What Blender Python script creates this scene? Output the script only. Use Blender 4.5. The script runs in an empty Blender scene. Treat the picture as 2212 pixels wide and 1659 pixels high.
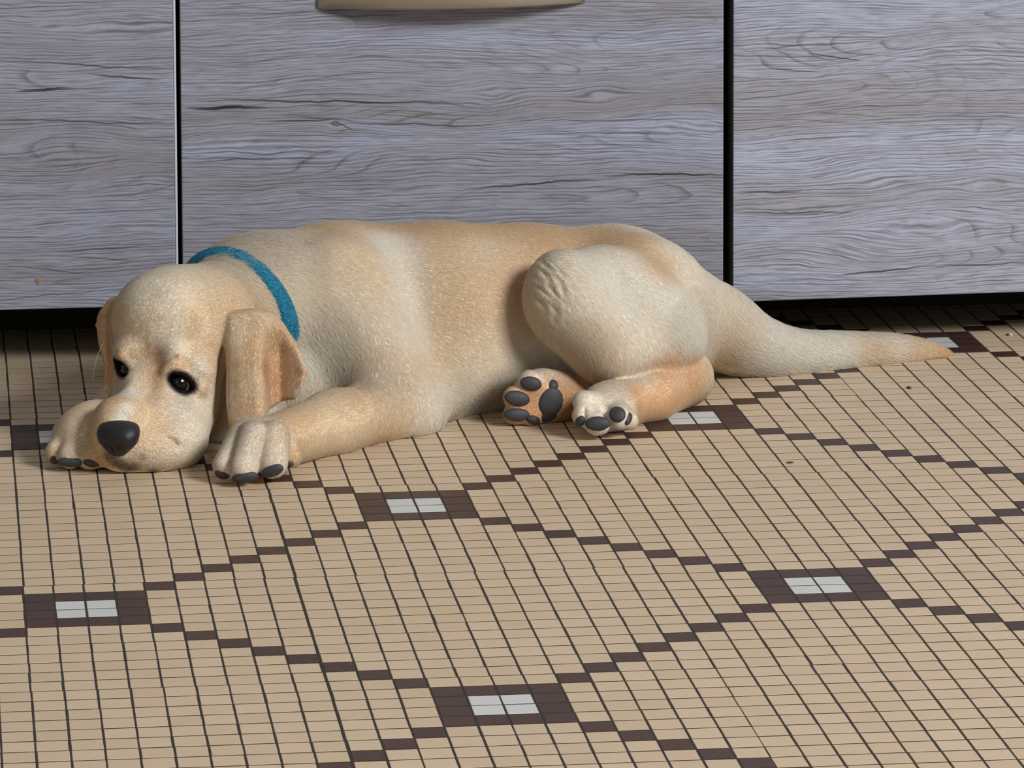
import bpy, bmesh, math, random
import numpy as np
from mathutils import Vector, Matrix

S = bpy.context.scene
COL = S.collection
random.seed(7)
rng = np.random.default_rng(7)
U = 0.0275                      # one floor tile pitch in metres; lengths below are in tiles unless noted

# ------------------------------------------------------------------ camera
F = 9566.6457
PP = (747.404, -301.664)
CAM = np.array([-2.446031, -138.304456, 39.196581])
R = np.array([[0.9956037003795056, -0.0933757496075519, -0.00736486088553601],
              [-0.01715301530433166, -0.10446103483657235, -0.9943810468159788],
              [0.0920817346524537, 0.9901357793687188, -0.10560346849083566]])
cam_data = bpy.data.cameras.new('camera')
cam = bpy.data.objects.new('camera', cam_data)
COL.objects.link(cam)
cam_data.sensor_width = 36.0
cam_data.lens = F / 2212 * 36.0
cam_data.shift_x = (1106 - PP[0]) / 2212
cam_data.shift_y = -(829.5 - PP[1]) / 2212
cam_data.clip_start = 0.05
cam_data.clip_end = 100
m = Matrix.Identity(4)
for i in range(3):
    m[i][0] = R[0][i]; m[i][1] = -R[1][i]; m[i][2] = -R[2][i]; m[i][3] = CAM[i] * U
cam.matrix_world = m
S.camera = cam

# ------------------------------------------------------------------ world, lights, exposure
w = bpy.data.worlds.new('room light'); S.world = w
w.use_nodes = True
bg = w.node_tree.nodes['Background']
bg.inputs[0].default_value = (0.97, 0.94, 0.92, 1)
bg.inputs[1].default_value = 0.19

def area(name, loc, target, sx, sy, power, col):
    d = bpy.data.lights.new(name, 'AREA'); d.shape = 'RECTANGLE'; d.size = sx; d.size_y = sy
    d.energy = power; d.color = col
    o = bpy.data.objects.new(name, d); COL.objects.link(o)
    o.location = loc
    o.rotation_euler = (Vector(target) - Vector(loc)).to_track_quat('-Z', 'Y').to_euler()
    return o
area('window_light', (4.5, -3.9, 3.9), (0.5, 0.75, 0.1), 2.2, 1.8, 455, (0.95, 0.965, 0.99))
area('left_fill_light', (-1.4, -4.6, 2.6), (0.5, 0.75, 0.1), 1.6, 1.4, 11, (1.0, 0.97, 0.93))  # weak fill lamp added at front left to lift the shade, not a window
S.view_settings.view_transform = 'Standard'
S.view_settings.look = 'None'
S.view_settings.gamma = 1.0
S.view_settings.use_curve_mapping = False
S.view_settings.exposure = 0.0

# ------------------------------------------------------------------ helpers
def at(x, y, Y):
    """point of the plane at distance Y (tiles) that the picture shows at pixel x, y"""
    d = R.T @ np.array([(x - PP[0]) / F, (y - PP[1]) / F, 1.0])
    return CAM + (Y - CAM[1]) / d[1] * d
def V(p): return Vector((float(p[0]), float(p[1]), float(p[2]))) * U

def mesh_obj(name, verts, faces, mat, parent=None, smooth=False):
    me = bpy.data.meshes.new(name)
    me.from_pydata([tuple(v) for v in verts], [], [tuple(f) for f in faces]); me.update()
    if mat: me.materials.append(mat)
    if smooth: me.polygons.foreach_set('use_smooth', [True] * len(me.polygons))
    o = bpy.data.objects.new(name, me); COL.objects.link(o)
    if parent: o.parent = parent
    return o
def bm_obj(name, bm, mat, parent=None, smooth=False):
    me = bpy.data.meshes.new(name); bm.to_mesh(me); bm.free()
    me.materials.append(mat)
    if smooth: me.polygons.foreach_set('use_smooth', [True] * len(me.polygons))
    o = bpy.data.objects.new(name, me); COL.objects.link(o)
    if parent: o.parent = parent
    return o
def box_bm(lo, hi, bevel=0.0, seg=2):
    bm = bmesh.new()
    bmesh.ops.create_cube(bm, size=1)
    lo = Vector(lo) * U; hi = Vector(hi) * U
    for v in bm.verts:
        v.co = Vector([(lo[i] + hi[i]) / 2 + v.co[i] * (hi[i] - lo[i]) for i in range(3)])
    if bevel: bmesh.ops.bevel(bm, geom=bm.edges[:], offset=bevel * U, segments=seg, affect='EDGES', profile=0.5)
    return bm
def thing(name, label, cat, loc=(0, 0, 0), group=None):
    o = bpy.data.objects.new(name, None); COL.objects.link(o)
    o.location = V(loc); o.empty_display_size = 0.05
    o['label'] = label; o['category'] = cat
    if group: o['group'] = group
    return o
def adopt(o, parent):
    o.parent = parent
    o.matrix_parent_inverse = Matrix.Translation(-parent.location) if parent.rotation_euler[2] == 0 else parent.matrix_basis.inverted()

class N:
    """small helper for node materials"""
    def __init__(s, name):
        s.m = bpy.data.materials.new(name); s.m.use_nodes = True
        s.t = s.m.node_tree; s.b = s.t.nodes['Principled BSDF']
    def n(s, typ, **kw):
        nd = s.t.nodes.new(typ)
        for k, v in kw.items():
            if k.startswith('i_'):
                key = k[2:]; key = int(key) if key.isdigit() else key.replace('_', ' ')
                s.put(nd.inputs[key], v)
            else: setattr(nd, k, v)
        return nd
    def put(s, sock, v):
        if isinstance(v, bpy.types.NodeSocket): s.t.links.new(v, sock)
        else: sock.default_value = v
    def math(s, op, a, b=0.0, c=0.0, clamp=False):
        nd = s.t.nodes.new('ShaderNodeMath'); nd.operation = op; nd.use_clamp = clamp
        s.put(nd.inputs[0], a); s.put(nd.inputs[1], b); s.put(nd.inputs[2], c)
        return nd.outputs[0]
    def mix(s, f, a, b, mode='MIX'):
        nd = s.t.nodes.new('ShaderNodeMix'); nd.data_type = 'RGBA'; nd.blend_type = mode
        s.put(nd.inputs[0], f); s.put(nd.inputs[6], a); s.put(nd.inputs[7], b)
        return nd.outputs[2]
    def ramp(s, fac, stops):
        nd = s.t.nodes.new('ShaderNodeValToRGB'); cr = nd.color_ramp
        while len(cr.elements) < len(stops): cr.elements.new(0.5)
        for e, (p, c) in zip(cr.elements, stops):
            e.position = p; e.color = c if len(c) == 4 else (*c, 1)
        s.put(nd.inputs[0], fac); return nd.outputs[0]
    def noise(s, vec, scale, detail=2.0, rough=0.5, dist=0.0):
        nd = s.t.nodes.new('ShaderNodeTexNoise')
        s.put(nd.inputs['Vector'], vec); nd.inputs['Scale'].default_value = scale
        nd.inputs['Detail'].default_value = detail; nd.inputs['Roughness'].default_value = rough
        nd.inputs['Distortion'].default_value = dist
        return nd.outputs[0]
    def base(s, c): s.put(s.b.inputs['Base Color'], c)
    def rough(s, v): s.put(s.b.inputs['Roughness'], v)
    def bump(s, h, strength=0.3, dist=0.001):
        nd = s.t.nodes.new('ShaderNodeBump'); nd.inputs['Strength'].default_value = strength
        nd.inputs['Distance'].default_value = dist; s.put(nd.inputs['Height'], h)
        s.t.links.new(nd.outputs[0], s.b.inputs['Normal'])
def srgb(r, g, b):
    f = lambda c: (c / 255 / 12.92) if c / 255 <= 0.04045 else ((c / 255 + 0.055) / 1.055) ** 2.4
    return (f(r), f(g), f(b), 1)
def plain(name, c, rough=0.5, metal=0.0):
    a = N(name); a.base(c); a.rough(rough); a.b.inputs['Metallic'].default_value = metal; return a.m

# ------------------------------------------------------------------ materials of the setting
def tile_mat(name, c0, c1, speck, rough):
    a = N(name)
    pos = a.n('ShaderNodeNewGeometry').outputs['Position']
    sc = a.n('ShaderNodeVectorMath', operation='SCALE'); a.put(sc.inputs[0], pos); sc.inputs['Scale'].default_value = 1 / U
    fl = a.n('ShaderNodeVectorMath', operation='FLOOR'); a.put(fl.inputs[0], sc.outputs[0])
    ml = a.n('ShaderNodeVectorMath', operation='MULTIPLY'); a.put(ml.inputs[0], fl.outputs[0]); ml.inputs[1].default_value = (1, 1, 0)
    wn = a.n('ShaderNodeTexWhiteNoise', noise_dimensions='3D'); a.put(wn.inputs['Vector'], ml.outputs[0])
    base = a.mix(wn.outputs['Value'], c0, c1)
    cloud = a.noise(pos, 45, 3, 0.6)
    base = a.mix(a.math('MULTIPLY', cloud, 0.25), base, c1)
    sp = a.ramp(a.noise(pos, 900, 2, 0.6), [(0.66, (0, 0, 0)), (0.74, (1, 1, 1))])
    base = a.mix(a.math('MULTIPLY', sp, 0.45), base, speck)
    a.base(base); a.rough(rough)
    a.b.inputs['Specular IOR Level'].default_value = 0.35
    a.bump(a.noise(pos, 260, 2, 0.5), 0.12, 0.0004)
    return a.m
M_BEIGE = tile_mat('beige stoneware', srgb(216, 193, 163), srgb(208, 184, 153), srgb(150, 112, 82), 0.48)
M_BROWN = tile_mat('brown stoneware', srgb(76, 51, 44), srgb(67, 45, 39), srgb(45, 30, 28), 0.42)
M_WHITE = tile_mat('white stoneware', srgb(214, 216, 212), srgb(207, 210, 207), srgb(170, 172, 170), 0.45)
a = N('dark grout')
a.base(a.mix(a.noise(a.n('ShaderNodeNewGeometry').outputs['Position'], 160, 3), srgb(34, 32, 30), srgb(62, 57, 50))); a.rough(0.95)
M_GROUT = a.m

# ------------------------------------------------------------------ floor of small square tiles
X0, X1, Y0, Y1 = -24, 70, -28, 52
floor = bm_obj('floor', box_bm((X0, Y0, -0.5), (X1, Y1, -0.010)), M_GROUT)
floor['kind'] = 'structure'

def kind_of(c, r):
    """which colour the mosaic has at column c, row r: a diamond lattice of 4 x 4 medallions joined by stepped lines"""
    p = (c + r) % 24; q = (c - r) % 24
    for oc, orow in ((0, 0), (12, 12)):
        mc = (c - oc) % 24; mr = (r - orow) % 24
        if mc < 4 and mr < 4:
            return 'white' if mc in (1, 2) and mr in (1, 2) else 'brown'
    if (c - r) % 24 == 0: return 'brown'
    if (c + r) % 24 == 3: return 'brown'
    return 'beige'
def tile_bm():
    h = 0.467; g = 0.453; b = 0.012
    bm = bmesh.new()
    a1 = [bm.verts.new((sx * h * U, sy * g * U, -0.12 * U)) for sx, sy in ((-1, -1), (1, -1), (1, 1), (-1, 1))]
    a2 = [bm.verts.new((sx * h * U, sy * g * U, -b * U)) for sx, sy in ((-1, -1), (1, -1), (1, 1), (-1, 1))]
    a3 = [bm.verts.new((sx * (h - b) * U, sy * (g - b) * U, 0)) for sx, sy in ((-1, -1), (1, -1), (1, 1), (-1, 1))]
    for i in range(4):
        j = (i + 1) % 4
        bm.faces.new((a1[i], a1[j], a2[j], a2[i])); bm.faces.new((a2[i], a2[j], a3[j], a3[i]))
    bm.faces.new(a3)
    return bm
tile_me = {}
for k, mt in (('beige', M_BEIGE), ('brown', M_BROWN), ('white', M_WHITE)):
    bm = tile_bm(); me = bpy.data.meshes.new(k + ' tile'); bm.to_mesh(me); bm.free(); me.materials.append(mt); tile_me[k] = me
tv = np.array([v.co[:] for v in tile_me['beige'].vertices]); tf = [tuple(p.vertices) for p in tile_me['beige'].polygons]

def project(P):
    c = R @ (np.asarray(P, float) - CAM); return F * c[0] / c[2] + PP[0], F * c[1] / c[2] + PP[1]
sheet = {}
def jitter(c, r):
    k = ((c + 3) // 12, (r + 7) // 12)
    if k not in sheet: sheet[k] = (rng.normal(0, 0.022), rng.normal(0, 0.006))
    return sheet[k]
tiles = []
for c in range(X0, X1):
    for r in range(Y0, Y1):
        jx, jy = jitter(c, r)
        x, y = c + 0.5 + jx + rng.normal(0, 0.006), r + 0.5 + jy + rng.normal(0, 0.003)
        px, py = project((x, y, 0))
        view = -25 < px < 2237 and 640 < py < 1672
        tiles.append((c, r, x, y, rng.normal(0, 0.0012), rng.normal(0, 0.004), kind_of(c, r), view, px, py))
single = []
seen = [t for t in tiles if t[7]]
single += [t for t in seen if t[6] != 'beige']
beige = sorted([t for t in seen if t[6] == 'beige' and 0 < t[8] < 2212 and t[9] < 1652], key=lambda t: t[3])[:300]
single += beige
done = set((t[0], t[1]) for t in single)
for t in single:
    k = t[6]
    o = bpy.data.objects.new('tile' if k == 'beige' else k + '_tile', tile_me[k])
    COL.objects.link(o); o.parent = floor
    o.location = (t[2] * U, t[3] * U, t[4] * U); o.rotation_euler = (0, 0, t[5])
for k in ('beige', 'brown', 'white'):
    rest = [t for t in tiles if t[6] == k and (t[0], t[1]) not in done]
    vs = np.concatenate([tv + np.array([t[2] * U, t[3] * U, t[4] * U]) for t in rest])
    fs = [tuple(i + n * len(tv) for i in f) for n in range(len(rest)) for f in tf]
    o = mesh_obj('tile_field' if k == 'beige' else k + '_tile_field', vs, fs, tile_me[k].materials[0], floor)
    o['kind'] = 'stuff'

wall = bm_obj('wall_back', box_bm((X0, 51.2, 0), (X1, 52.0, 95)), plain('cream wall', srgb(222, 214, 200), .8))
wall['kind'] = 'structure'

# ------------------------------------------------------------------ cabinet fronts
def wood_mat(name, seed, crack_list, knots, tone=0.0):
    """grey limed wood-grain laminate; grain along X, heights in Z (metres inside)"""
    a = N(name)
    tc = a.n('ShaderNodeTexCoord').outputs['Object']
    sep = a.n('ShaderNodeSeparateXYZ'); a.put(sep.inputs[0], tc)
    x = a.math('MULTIPLY', sep.outputs[0], 1 / U); z = a.math('MULTIPLY', sep.outputs[2], 1 / U)
    # knots push the grain aside
    warp = None
    for kx, kz, sx, sz, amp in knots:
        dx = a.math('DIVIDE', a.math('SUBTRACT', x, kx), sx); dz = a.math('DIVIDE', a.math('SUBTRACT', z, kz), sz)
        e = a.math('EXPONENT', a.math('MULTIPLY', a.math('ADD', a.math('MULTIPLY', dx, dx), a.math('MULTIPLY', dz, dz)), -1.0))
        t = a.math('MULTIPLY', a.math('MULTIPLY', e, dz), amp)
        warp = t if warp is None else a.math('ADD', warp, t)
    def vec(sx, sz, off):
        cb = a.n('ShaderNodeCombineXYZ')
        a.put(cb.inputs[0], a.math('MULTIPLY', x, sx)); a.put(cb.inputs[1], float(off)); a.put(cb.inputs[2], a.math('MULTIPLY', zz, sz))
        return cb.outputs[0]
    zz = z
    wob = a.math('MULTIPLY', a.math('SUBTRACT', a.noise(vec(0.09, 0.30, seed), 1.0, 4, 0.55), 0.5), 1.2)
    zz = a.math('ADD', z, wob)
    if warp is not None: zz = a.math('SUBTRACT', zz, warp)
    band = a.noise(vec(0.02, 0.55, seed + 7), 1.0, 3, 0.5)
    mott = a.noise(vec(0.25, 1.2, seed + 8), 1.0, 3, 0.6)
    pore = a.noise(vec(0.80, 19.0, seed + 5), 1.0, 2, 0.6)
    def stripes(freq, wob_amp, sx, sz, width, off, mx_, mz_, m0, m1):
        n1 = a.noise(vec(sx, sz, seed + off), 1.0, 3, 0.55)
        p_ = a.math('FRACT', a.math('ADD', a.math('MULTIPLY', zz, freq), a.math('MULTIPLY', n1, wob_amp)))
        l_ = a.math('SUBTRACT', 1.0, a.math('DIVIDE', a.math('ABSOLUTE', a.math('SUBTRACT', p_, 0.5)), width), clamp=True)
        mk = a.ramp(a.noise(vec(mx_, mz_, seed + off + 1.7), 1.0, 3, 0.6), [(m0, (0, 0, 0)), (m1, (1, 1, 1))])
        return a.math('MULTIPLY', l_, mk)
    fib = stripes(6.6, 2.2, 0.05, 1.0, 0.25, 21, 0.26, 4.5, 0.36, 0.60)
    fib2 = stripes(11.5, 2.6, 0.08, 1.4, 0.34, 31, 0.55, 8.0, 0.34, 0.60)
    # cathedral figure: contour lines of a stretched field
    fld = a.noise(vec(0.050, 0.36, seed + 11), 1.0, 1.0, 0.4)
    jag = a.math('MULTIPLY', a.noise(vec(0.55, 1.6, seed + 13), 1.0, 3, 0.6), .016)
    ph = a.math('FRACT', a.math('MULTIPLY', a.math('ADD', a.math('ADD', fld, a.math('MULTIPLY', zz, .016)), jag), 26.0))
    ring = a.math('MINIMUM', ph, a.math('MULTIPLY', a.math('SUBTRACT', 1.0, ph), 4.0))
    ringl = a.ramp(ring, [(0.0, (1, 1, 1)), (0.07, (0.55, 0.55, 0.55)), (0.20, (0, 0, 0))])
    rmask = a.ramp(a.noise(vec(0.10, 0.7, seed + 17), 1.0, 3, 0.6), [(0.46, (0, 0, 0)), (0.62, (1, 1, 1))])
    lines = a.math('MULTIPLY', ringl, rmask)
    c = a.mix(a.ramp(band, [(0.38, (0, 0, 0)), (0.62, (1, 1, 1))]), srgb(152 + tone, 152 + tone, 160 + tone), srgb(173 + tone, 181 + tone, 203 + tone))
    c = a.mix(a.math('MULTIPLY', mott, 0.35), c, srgb(154, 147, 148))
    c = a.mix(a.ramp(pore, [(0.36, (.5, .5, .5)), (0.50, (0, 0, 0))]), c, srgb(118, 110, 114))
    c = a.mix(a.math('MULTIPLY', fib, 0.80), c, srgb(86, 79, 84))
    c = a.mix(a.math('MULTIPLY', fib2, 0.66), c, srgb(98, 91, 96))
    c = a.mix(a.math('MULTIPLY', lines, 0.60), c, srgb(70, 62, 64))
    fine = a.math('SUBTRACT', 1.0, fib)
    # explicit dark checks: x0, x1, z at x0, z at x1, half thickness, strength
    wv = a.math('MULTIPLY', a.math('SUBTRACT', a.noise(vec(0.5, 0.05, seed + 23), 1.0, 4, 0.6), 0.5), 0.36)
    tot = None
    for x0, x1, z0, z1, th, st in crack_list:
        u = a.math('DIVIDE', a.math('SUBTRACT', x, x0), x1 - x0, clamp=True)
        prof = a.math('POWER', a.math('MULTIPLY', a.math('MULTIPLY', u, a.math('SUBTRACT', 1.0, u)), 4.0), 0.45)
        d = a.math('ABSOLUTE', a.math('SUBTRACT', a.math('ADD', a.math('SUBTRACT', z, wv), 0.0), a.math('ADD', a.math('MULTIPLY', u, z1 - z0), z0)))
        k = a.math('SUBTRACT', 1.0, a.math('DIVIDE', d, a.math('ADD', a.math('MULTIPLY', prof, th), 1e-4)), clamp=True)
        k = a.math('MULTIPLY', a.math('MULTIPLY', a.math('MULTIPLY', k, 2.2, clamp=True), prof, clamp=True), st)
        tot = k if tot is None else a.math('MAXIMUM', tot, k)
    if tot is not None: c = a.mix(tot, c, srgb(50, 44, 46))
    for kx, kz, sx, sz, amp in knots:
        if sx > 0.75: continue
        dx = a.math('DIVIDE', a.math('SUBTRACT', x, kx), sx * 0.5); dz = a.math('DIVIDE', a.math('SUBTRACT', z, kz), sz * 0.5)
        e = a.math('SUBTRACT', 1.0, a.math('ADD', a.math('MULTIPLY', dx, dx), a.math('MULTIPLY', dz, dz)), clamp=True)
        c = a.mix(a.math('MULTIPLY', a.math('POWER', e, 0.5), 0.55), c, srgb(74, 66, 68))
    a.base(c); a.rough(0.52); a.b.inputs['Specular IOR Level'].default_value = 0.3
    a.bump(a.math('SUBTRACT', a.math('MULTIPLY', fine, 1.0), a.math('MULTIPLY', lines, 0.5)), 0.25, 0.0005)
    return a.m
YD = 37.0
def crk(*L):
    out = []
    for x0, y0, x1, y1, th, st in L:
        p, q = at(x0, y0, YD), at(x1, y1, YD)
        out.append((p[0], q[0], p[2], q[2], th * .55 / 54.0, st))
    return out
def knt(*L):
    return [(at(x, y, YD)[0], at(x, y, YD)[2], sx / 54.0, sz / 54.0, amp / 54.0) for x, y, sx, sz, amp in L]
M_WOOD_L = wood_mat('limed wood left', 3.0, crk(
    (-40, 128, 400, 152, 4, .75), (30, 198, 165, 190, 8, .9), (190, 158, 350, 174, 5, .85), (-30, 257, 400, 268, 3.5, .75),
    (100, 545, 330, 528, 4, .7), (120, 552, 310, 562, 3, .7), (-20, 570, 230, 596, 3, .6), (-60, 655, 300, 618, 3, .6)),
    knt((150, 345, 140, 45, 30), (330, 330, 120, 60, -24), (280, 60, 200, 40, 22)))
M_WOOD_M = wood_mat('limed wood middle', 11.0, crk(
    (395, 232, 580, 233, 9, 1), (395, 216, 1060, 222, 4.5, .85), (560, 262, 735, 258, 4, .8), (735, 264, 1080, 272, 4, .8), (860, 222, 980, 219, 6, .7),
    (390, 350, 720, 338, 3.5, .7), (990, 409, 1330, 385, 4.5, .9), (1300, 379, 1580, 378, 4.5, 1), (720, 262, 770, 285, 4, .7),
    (1130, 262, 1580, 258, 3, .6), (1150, 285, 1580, 292, 3, .55), (420, 34, 760, 22, 3, .5), (640, 250, 770, 262, 3.5, .7)),
    knt((725, 265, 24, 16, 22), (1065, 200, 60, 40, 26), (1300, 206, 60, 24, 26), (620, 330, 220, 50, 34), (960, 300, 200, 50, -30), (1480, 270, 160, 40, 24)))
M_WOOD_R = wood_mat('limed wood right', 29.0, crk(
    (1585, 418, 1740, 414, 4.5, .8), (1585, 460, 1850, 462, 3.5, .8), (1740, 118, 1870, 132, 4, .8), (1650, 104, 1740, 98, 4, .6), (1790, 600, 2030, 575, 4, .9), (2000, 578, 2240, 572, 4, .8),
    (1580, 217, 1790, 196, 4, .5), (1660, 145, 1780, 162, 3, .6)),
    knt((1900, 395, 110, 50, 34), (2130, 405, 60, 24, 24), (2080, 40, 160, 70, -40), (1760, 90, 180, 50, 30), (1730, 500, 160, 50, -40), (1960, 490, 160, 60, 40)), 14)
a = N('dark carcass'); a.base(srgb(26, 25, 24)); a.rough(0.7); M_DARK = a.m
M_EDGE_GREY = plain('grey edge', srgb(92, 90, 88), 0.6)
M_BAND = plain('white edge band', srgb(205, 212, 222), 0.4)
M_PLINTH = plain('black plinth', srgb(20, 19, 18), 0.6)

def panel(name, x0, x1, z0, z1, y0, th, mats, parent, bevel=0.045):
    bm = box_bm((x0, y0, z0), (x1, y0 + th, z1), bevel, 2)
    o = bm_obj(name, bm, mats[0]); o.data.materials.append(mats[1])
    for p in o.data.polygons:
        if abs(p.normal.x) > 0.8 or p.normal.y > 0.5: p.material_index = 1
    adopt(o, parent); return o
TOP = 26.0
zL = at(100, 667.5, YD)[2]; zM = at(1555, 628.9, YD)[2]; zR = at(1583, 652.5, YD)[2]
xLr = at(382, 300, YD)[0]; xMl = at(391.5, 300, YD)[0]; xMr = at(1563, 300, YD)[0]; xRl = at(1583.5, 300, YD)[0]
WID = xMr - xMl
def cabinet(label, x0, x1, zb, rot=0.0, pivot=None):
    px_ = x0 if pivot is None else pivot
    t = thing('kitchen_cabinet', label, 'cabinet', (px_, YD, 0), None)
    body = bm_obj('carcass', box_bm((x0 + 0.05, YD + 0.85, 3.0), (x1 - 0.05, YD + 13.8, TOP)), M_DARK); adopt(body, t)
    pl = bm_obj('plinth', box_bm((x0 + 0.0, YD + 8.2, 0.0), (x1 - 0.0, YD + 8.8, 3.0)), M_PLINTH); adopt(pl, t)
    return t
cl = cabinet('grey wood-grain kitchen cabinet behind the dog\'s head, with a thin white edge band', xLr - WID, xLr + .1, zL)
cm = cabinet('grey wood-grain kitchen drawer cabinet behind the dog\'s back, with a steel bow handle', xMl - .05, xMr + .1, zM)
cr = cabinet('grey wood-grain kitchen cabinet behind the dog\'s tail, its front hanging lower than its neighbour', xRl - .1, xRl + WID, zR)
dl = panel('door', xLr - WID, xLr - 0.10, zL, TOP - .3, YD, 0.68, (M_WOOD_L, M_EDGE_GREY), cl)
eb = bm_obj('edge_band', box_bm((xLr - 0.10, YD - 0.012, zL), (xLr, YD + 0.68, TOP - .3), 0.02, 1), M_BAND); eb['label'] = 'white edge band'; adopt(eb, cl)
dm = panel('drawer_front', xMl, xMr, zM, TOP - .3, YD, 0.68, (M_WOOD_M, M_EDGE_GREY), cm)
# the right front stands slightly askew
dr = panel('door', 0, WID, zR, TOP - .3, 0, 0.68, (M_WOOD_R, M_EDGE_GREY), cr)
dr.data.transform(Matrix.Rotation(math.radians(2.2), 4, 'Z'))
dr.data.transform(Matrix.Translation(V((xRl, YD - .02, 0))))

# a dried food speck stuck on the left front
p_ = at(82, 607, YD)
bm = bmesh.new(); bmesh.ops.create_icosphere(bm, subdivisions=2, radius=1)
for v in bm.verts: v.co = Vector((p_[0] + v.co.x * .10 * (1 + .3 * v.co.z), YD + v.co.y * .03, p_[2] + v.co.z * .17)) * U
sp_ = bm_obj('food_speck', bm, plain('dried food', srgb(150, 120, 96), .8)); sp_['label'] = 'brown food speck'; adopt(sp_, cl)

# steel bow handle of the drawer
def handle():
    hx0 = at(686, 18, YD)[0]; hx1 = at(1262, 0, YD)[0]; zb = at(686, 18, YD - .1)[2]
    n = 40; vs = []; fs = []
    for i in range(n + 1):
        u = i / n; s = math.sin(math.pi * u)
        bulge = 0.12 + 1.15 * s ** 0.8
        x = hx0 + (hx1 - hx0) * u
        y = YD - bulge
        hh = 1.1
        prof = [(0, 0.05), (0, hh - .05), (0.05, hh), (0.16, hh), (0.2, hh - .05), (0.2, 0.05), (0.16, 0.0), (0.05, 0.0)]
        for dy, dz in prof:
            vs.append(np.array([x, min(y + dy, YD), zb + dz]) * U)
    k = 8
    for i in range(n):
        for j in range(k):
            fs.append((i * k + j, i * k + (j + 1) % k, (i + 1) * k + (j + 1) % k, (i + 1) * k + j))
    fs.append(tuple(range(k - 1, -1, -1))); fs.append(tuple(n * k + j for j in range(k)))
    a = N('brushed steel'); a.base(srgb(196, 190, 180)); a.b.inputs['Metallic'].default_value = 1.0; a.rough(0.4)
    o = mesh_obj('handle', vs, fs, a.m, None, True); o['label'] = 'steel bow handle'
    bm = bmesh.new(); bm.from_mesh(o.data); bmesh.ops.recalc_face_normals(bm, faces=bm.faces[:]); bm.to_mesh(o.data); bm.free()
    o.parent = dm; o.matrix_parent_inverse = dm.matrix_basis.inverted() @ dm.matrix_parent_inverse.inverted() @ cm.matrix_basis.inverted()
    o.matrix_parent_inverse = Matrix.Identity(4) if False else o.matrix_parent_inverse
handle()
# ------------------------------------------------------------------ the dog: signed distance field -> one skin
PXT = 1 / 54.3                  # one picture pixel in tiles at the dog's distance
def rc(p, q, ra, rb, k=0.6):
    """tapered limb from p to q; each end (x, y, Y), radii in tiles"""
    return ('rc', at(*p), at(*q), ra, rb, k, 1)
def chain(pts, k=0.5):
    return [rc(a_[:3], b_[:3], a_[3], b_[3], k) for a_, b_ in zip(pts[:-1], pts[1:])]
def smooth_chain(pts, k=0.5, n=4):
    """limb through control points (x, y, Y, radius) with rounded bends"""
    P = np.array(pts, float); P = np.vstack([2 * P[0] - P[1], P, 2 * P[-1] - P[-2]]); out = []
    for i in range(1, len(P) - 2):
        for t in np.linspace(0, 1, n, endpoint=False):
            a_, b_, c_, d_ = P[i - 1:i + 3]
            out.append(.5 * (2 * b_ + (c_ - a_) * t + (2 * a_ - 5 * b_ + 4 * c_ - d_) * t * t + (3 * b_ - a_ - 3 * c_ + d_) * t ** 3))
    out.append(P[-2])
    return chain([tuple(o_[:3]) + (max(o_[3], .05),) for o_ in out], k)
def frame(fwd=None, up=None):
    f_ = np.array(fwd, float); f_ /= np.linalg.norm(f_)
    u_ = np.array(up, float); u_ -= f_ * (u_ @ f_); u_ /= np.linalg.norm(u_)
    return np.array([np.cross(f_, u_), f_, u_])      # rows: right, forward, up
I3 = np.eye(3)
def roll(deg, yaw=0.0):
    """rows of a frame turned clockwise in the picture by deg, then about z by yaw"""
    t = math.radians(deg); y_ = math.radians(yaw)
    A = np.array([[math.cos(t), 0, -math.sin(t)], [0, 1, 0], [math.sin(t), 0, math.cos(t)]])
    B = np.array([[math.cos(y_), math.sin(y_), 0], [-math.sin(y_), math.cos(y_), 0], [0, 0, 1]])
    return A @ B
def el(p, r, k=0.6, fr=I3, op=1):
    return ('el', at(*p), np.array(r, float), np.asarray(fr), k, op)
def cut(p, r, k=0.4, fr=I3): return el(p, r, k, fr, -1)
def groove(p, q, ra, rb, k=0.3):
    return ('rc', at(*p), at(*q), ra, rb, k, -1)

def sheet_(poly, Y0, bend, th, rnd, k=.3):
    """a flap of skin: outline drawn at distance Y0, bent by bend(x, z) in depth, half thickness th"""
    pts = np.array([at(x, y, Y0) for x, y in poly])
    return ('sh', pts[:, [0, 2]], (Y0, bend, th), rnd, k, 1)
def poly_d(pv, x, z):
    d = np.full(x.shape, 1e9, np.float32); s_ = np.ones(x.shape, np.float32); n = len(pv)
    for i in range(n):
        vi, vj = pv[i].astype(np.float32), pv[i - 1].astype(np.float32)
        e = vj - vi; wx, wz = x - vi[0], z - vi[1]
        t = np.clip((wx * e[0] + wz * e[1]) / (e @ e), 0, 1)
        d = np.minimum(d, (wx - e[0] * t) ** 2 + (wz - e[1] * t) ** 2)
        c1, c2, c3 = z >= vi[1], z < vj[1], e[0] * wz > e[1] * wx
        s_ = np.where((c1 & c2 & c3) | (~c1 & ~c2 & ~c3), -s_, s_)
    return s_ * np.sqrt(d)
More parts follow.
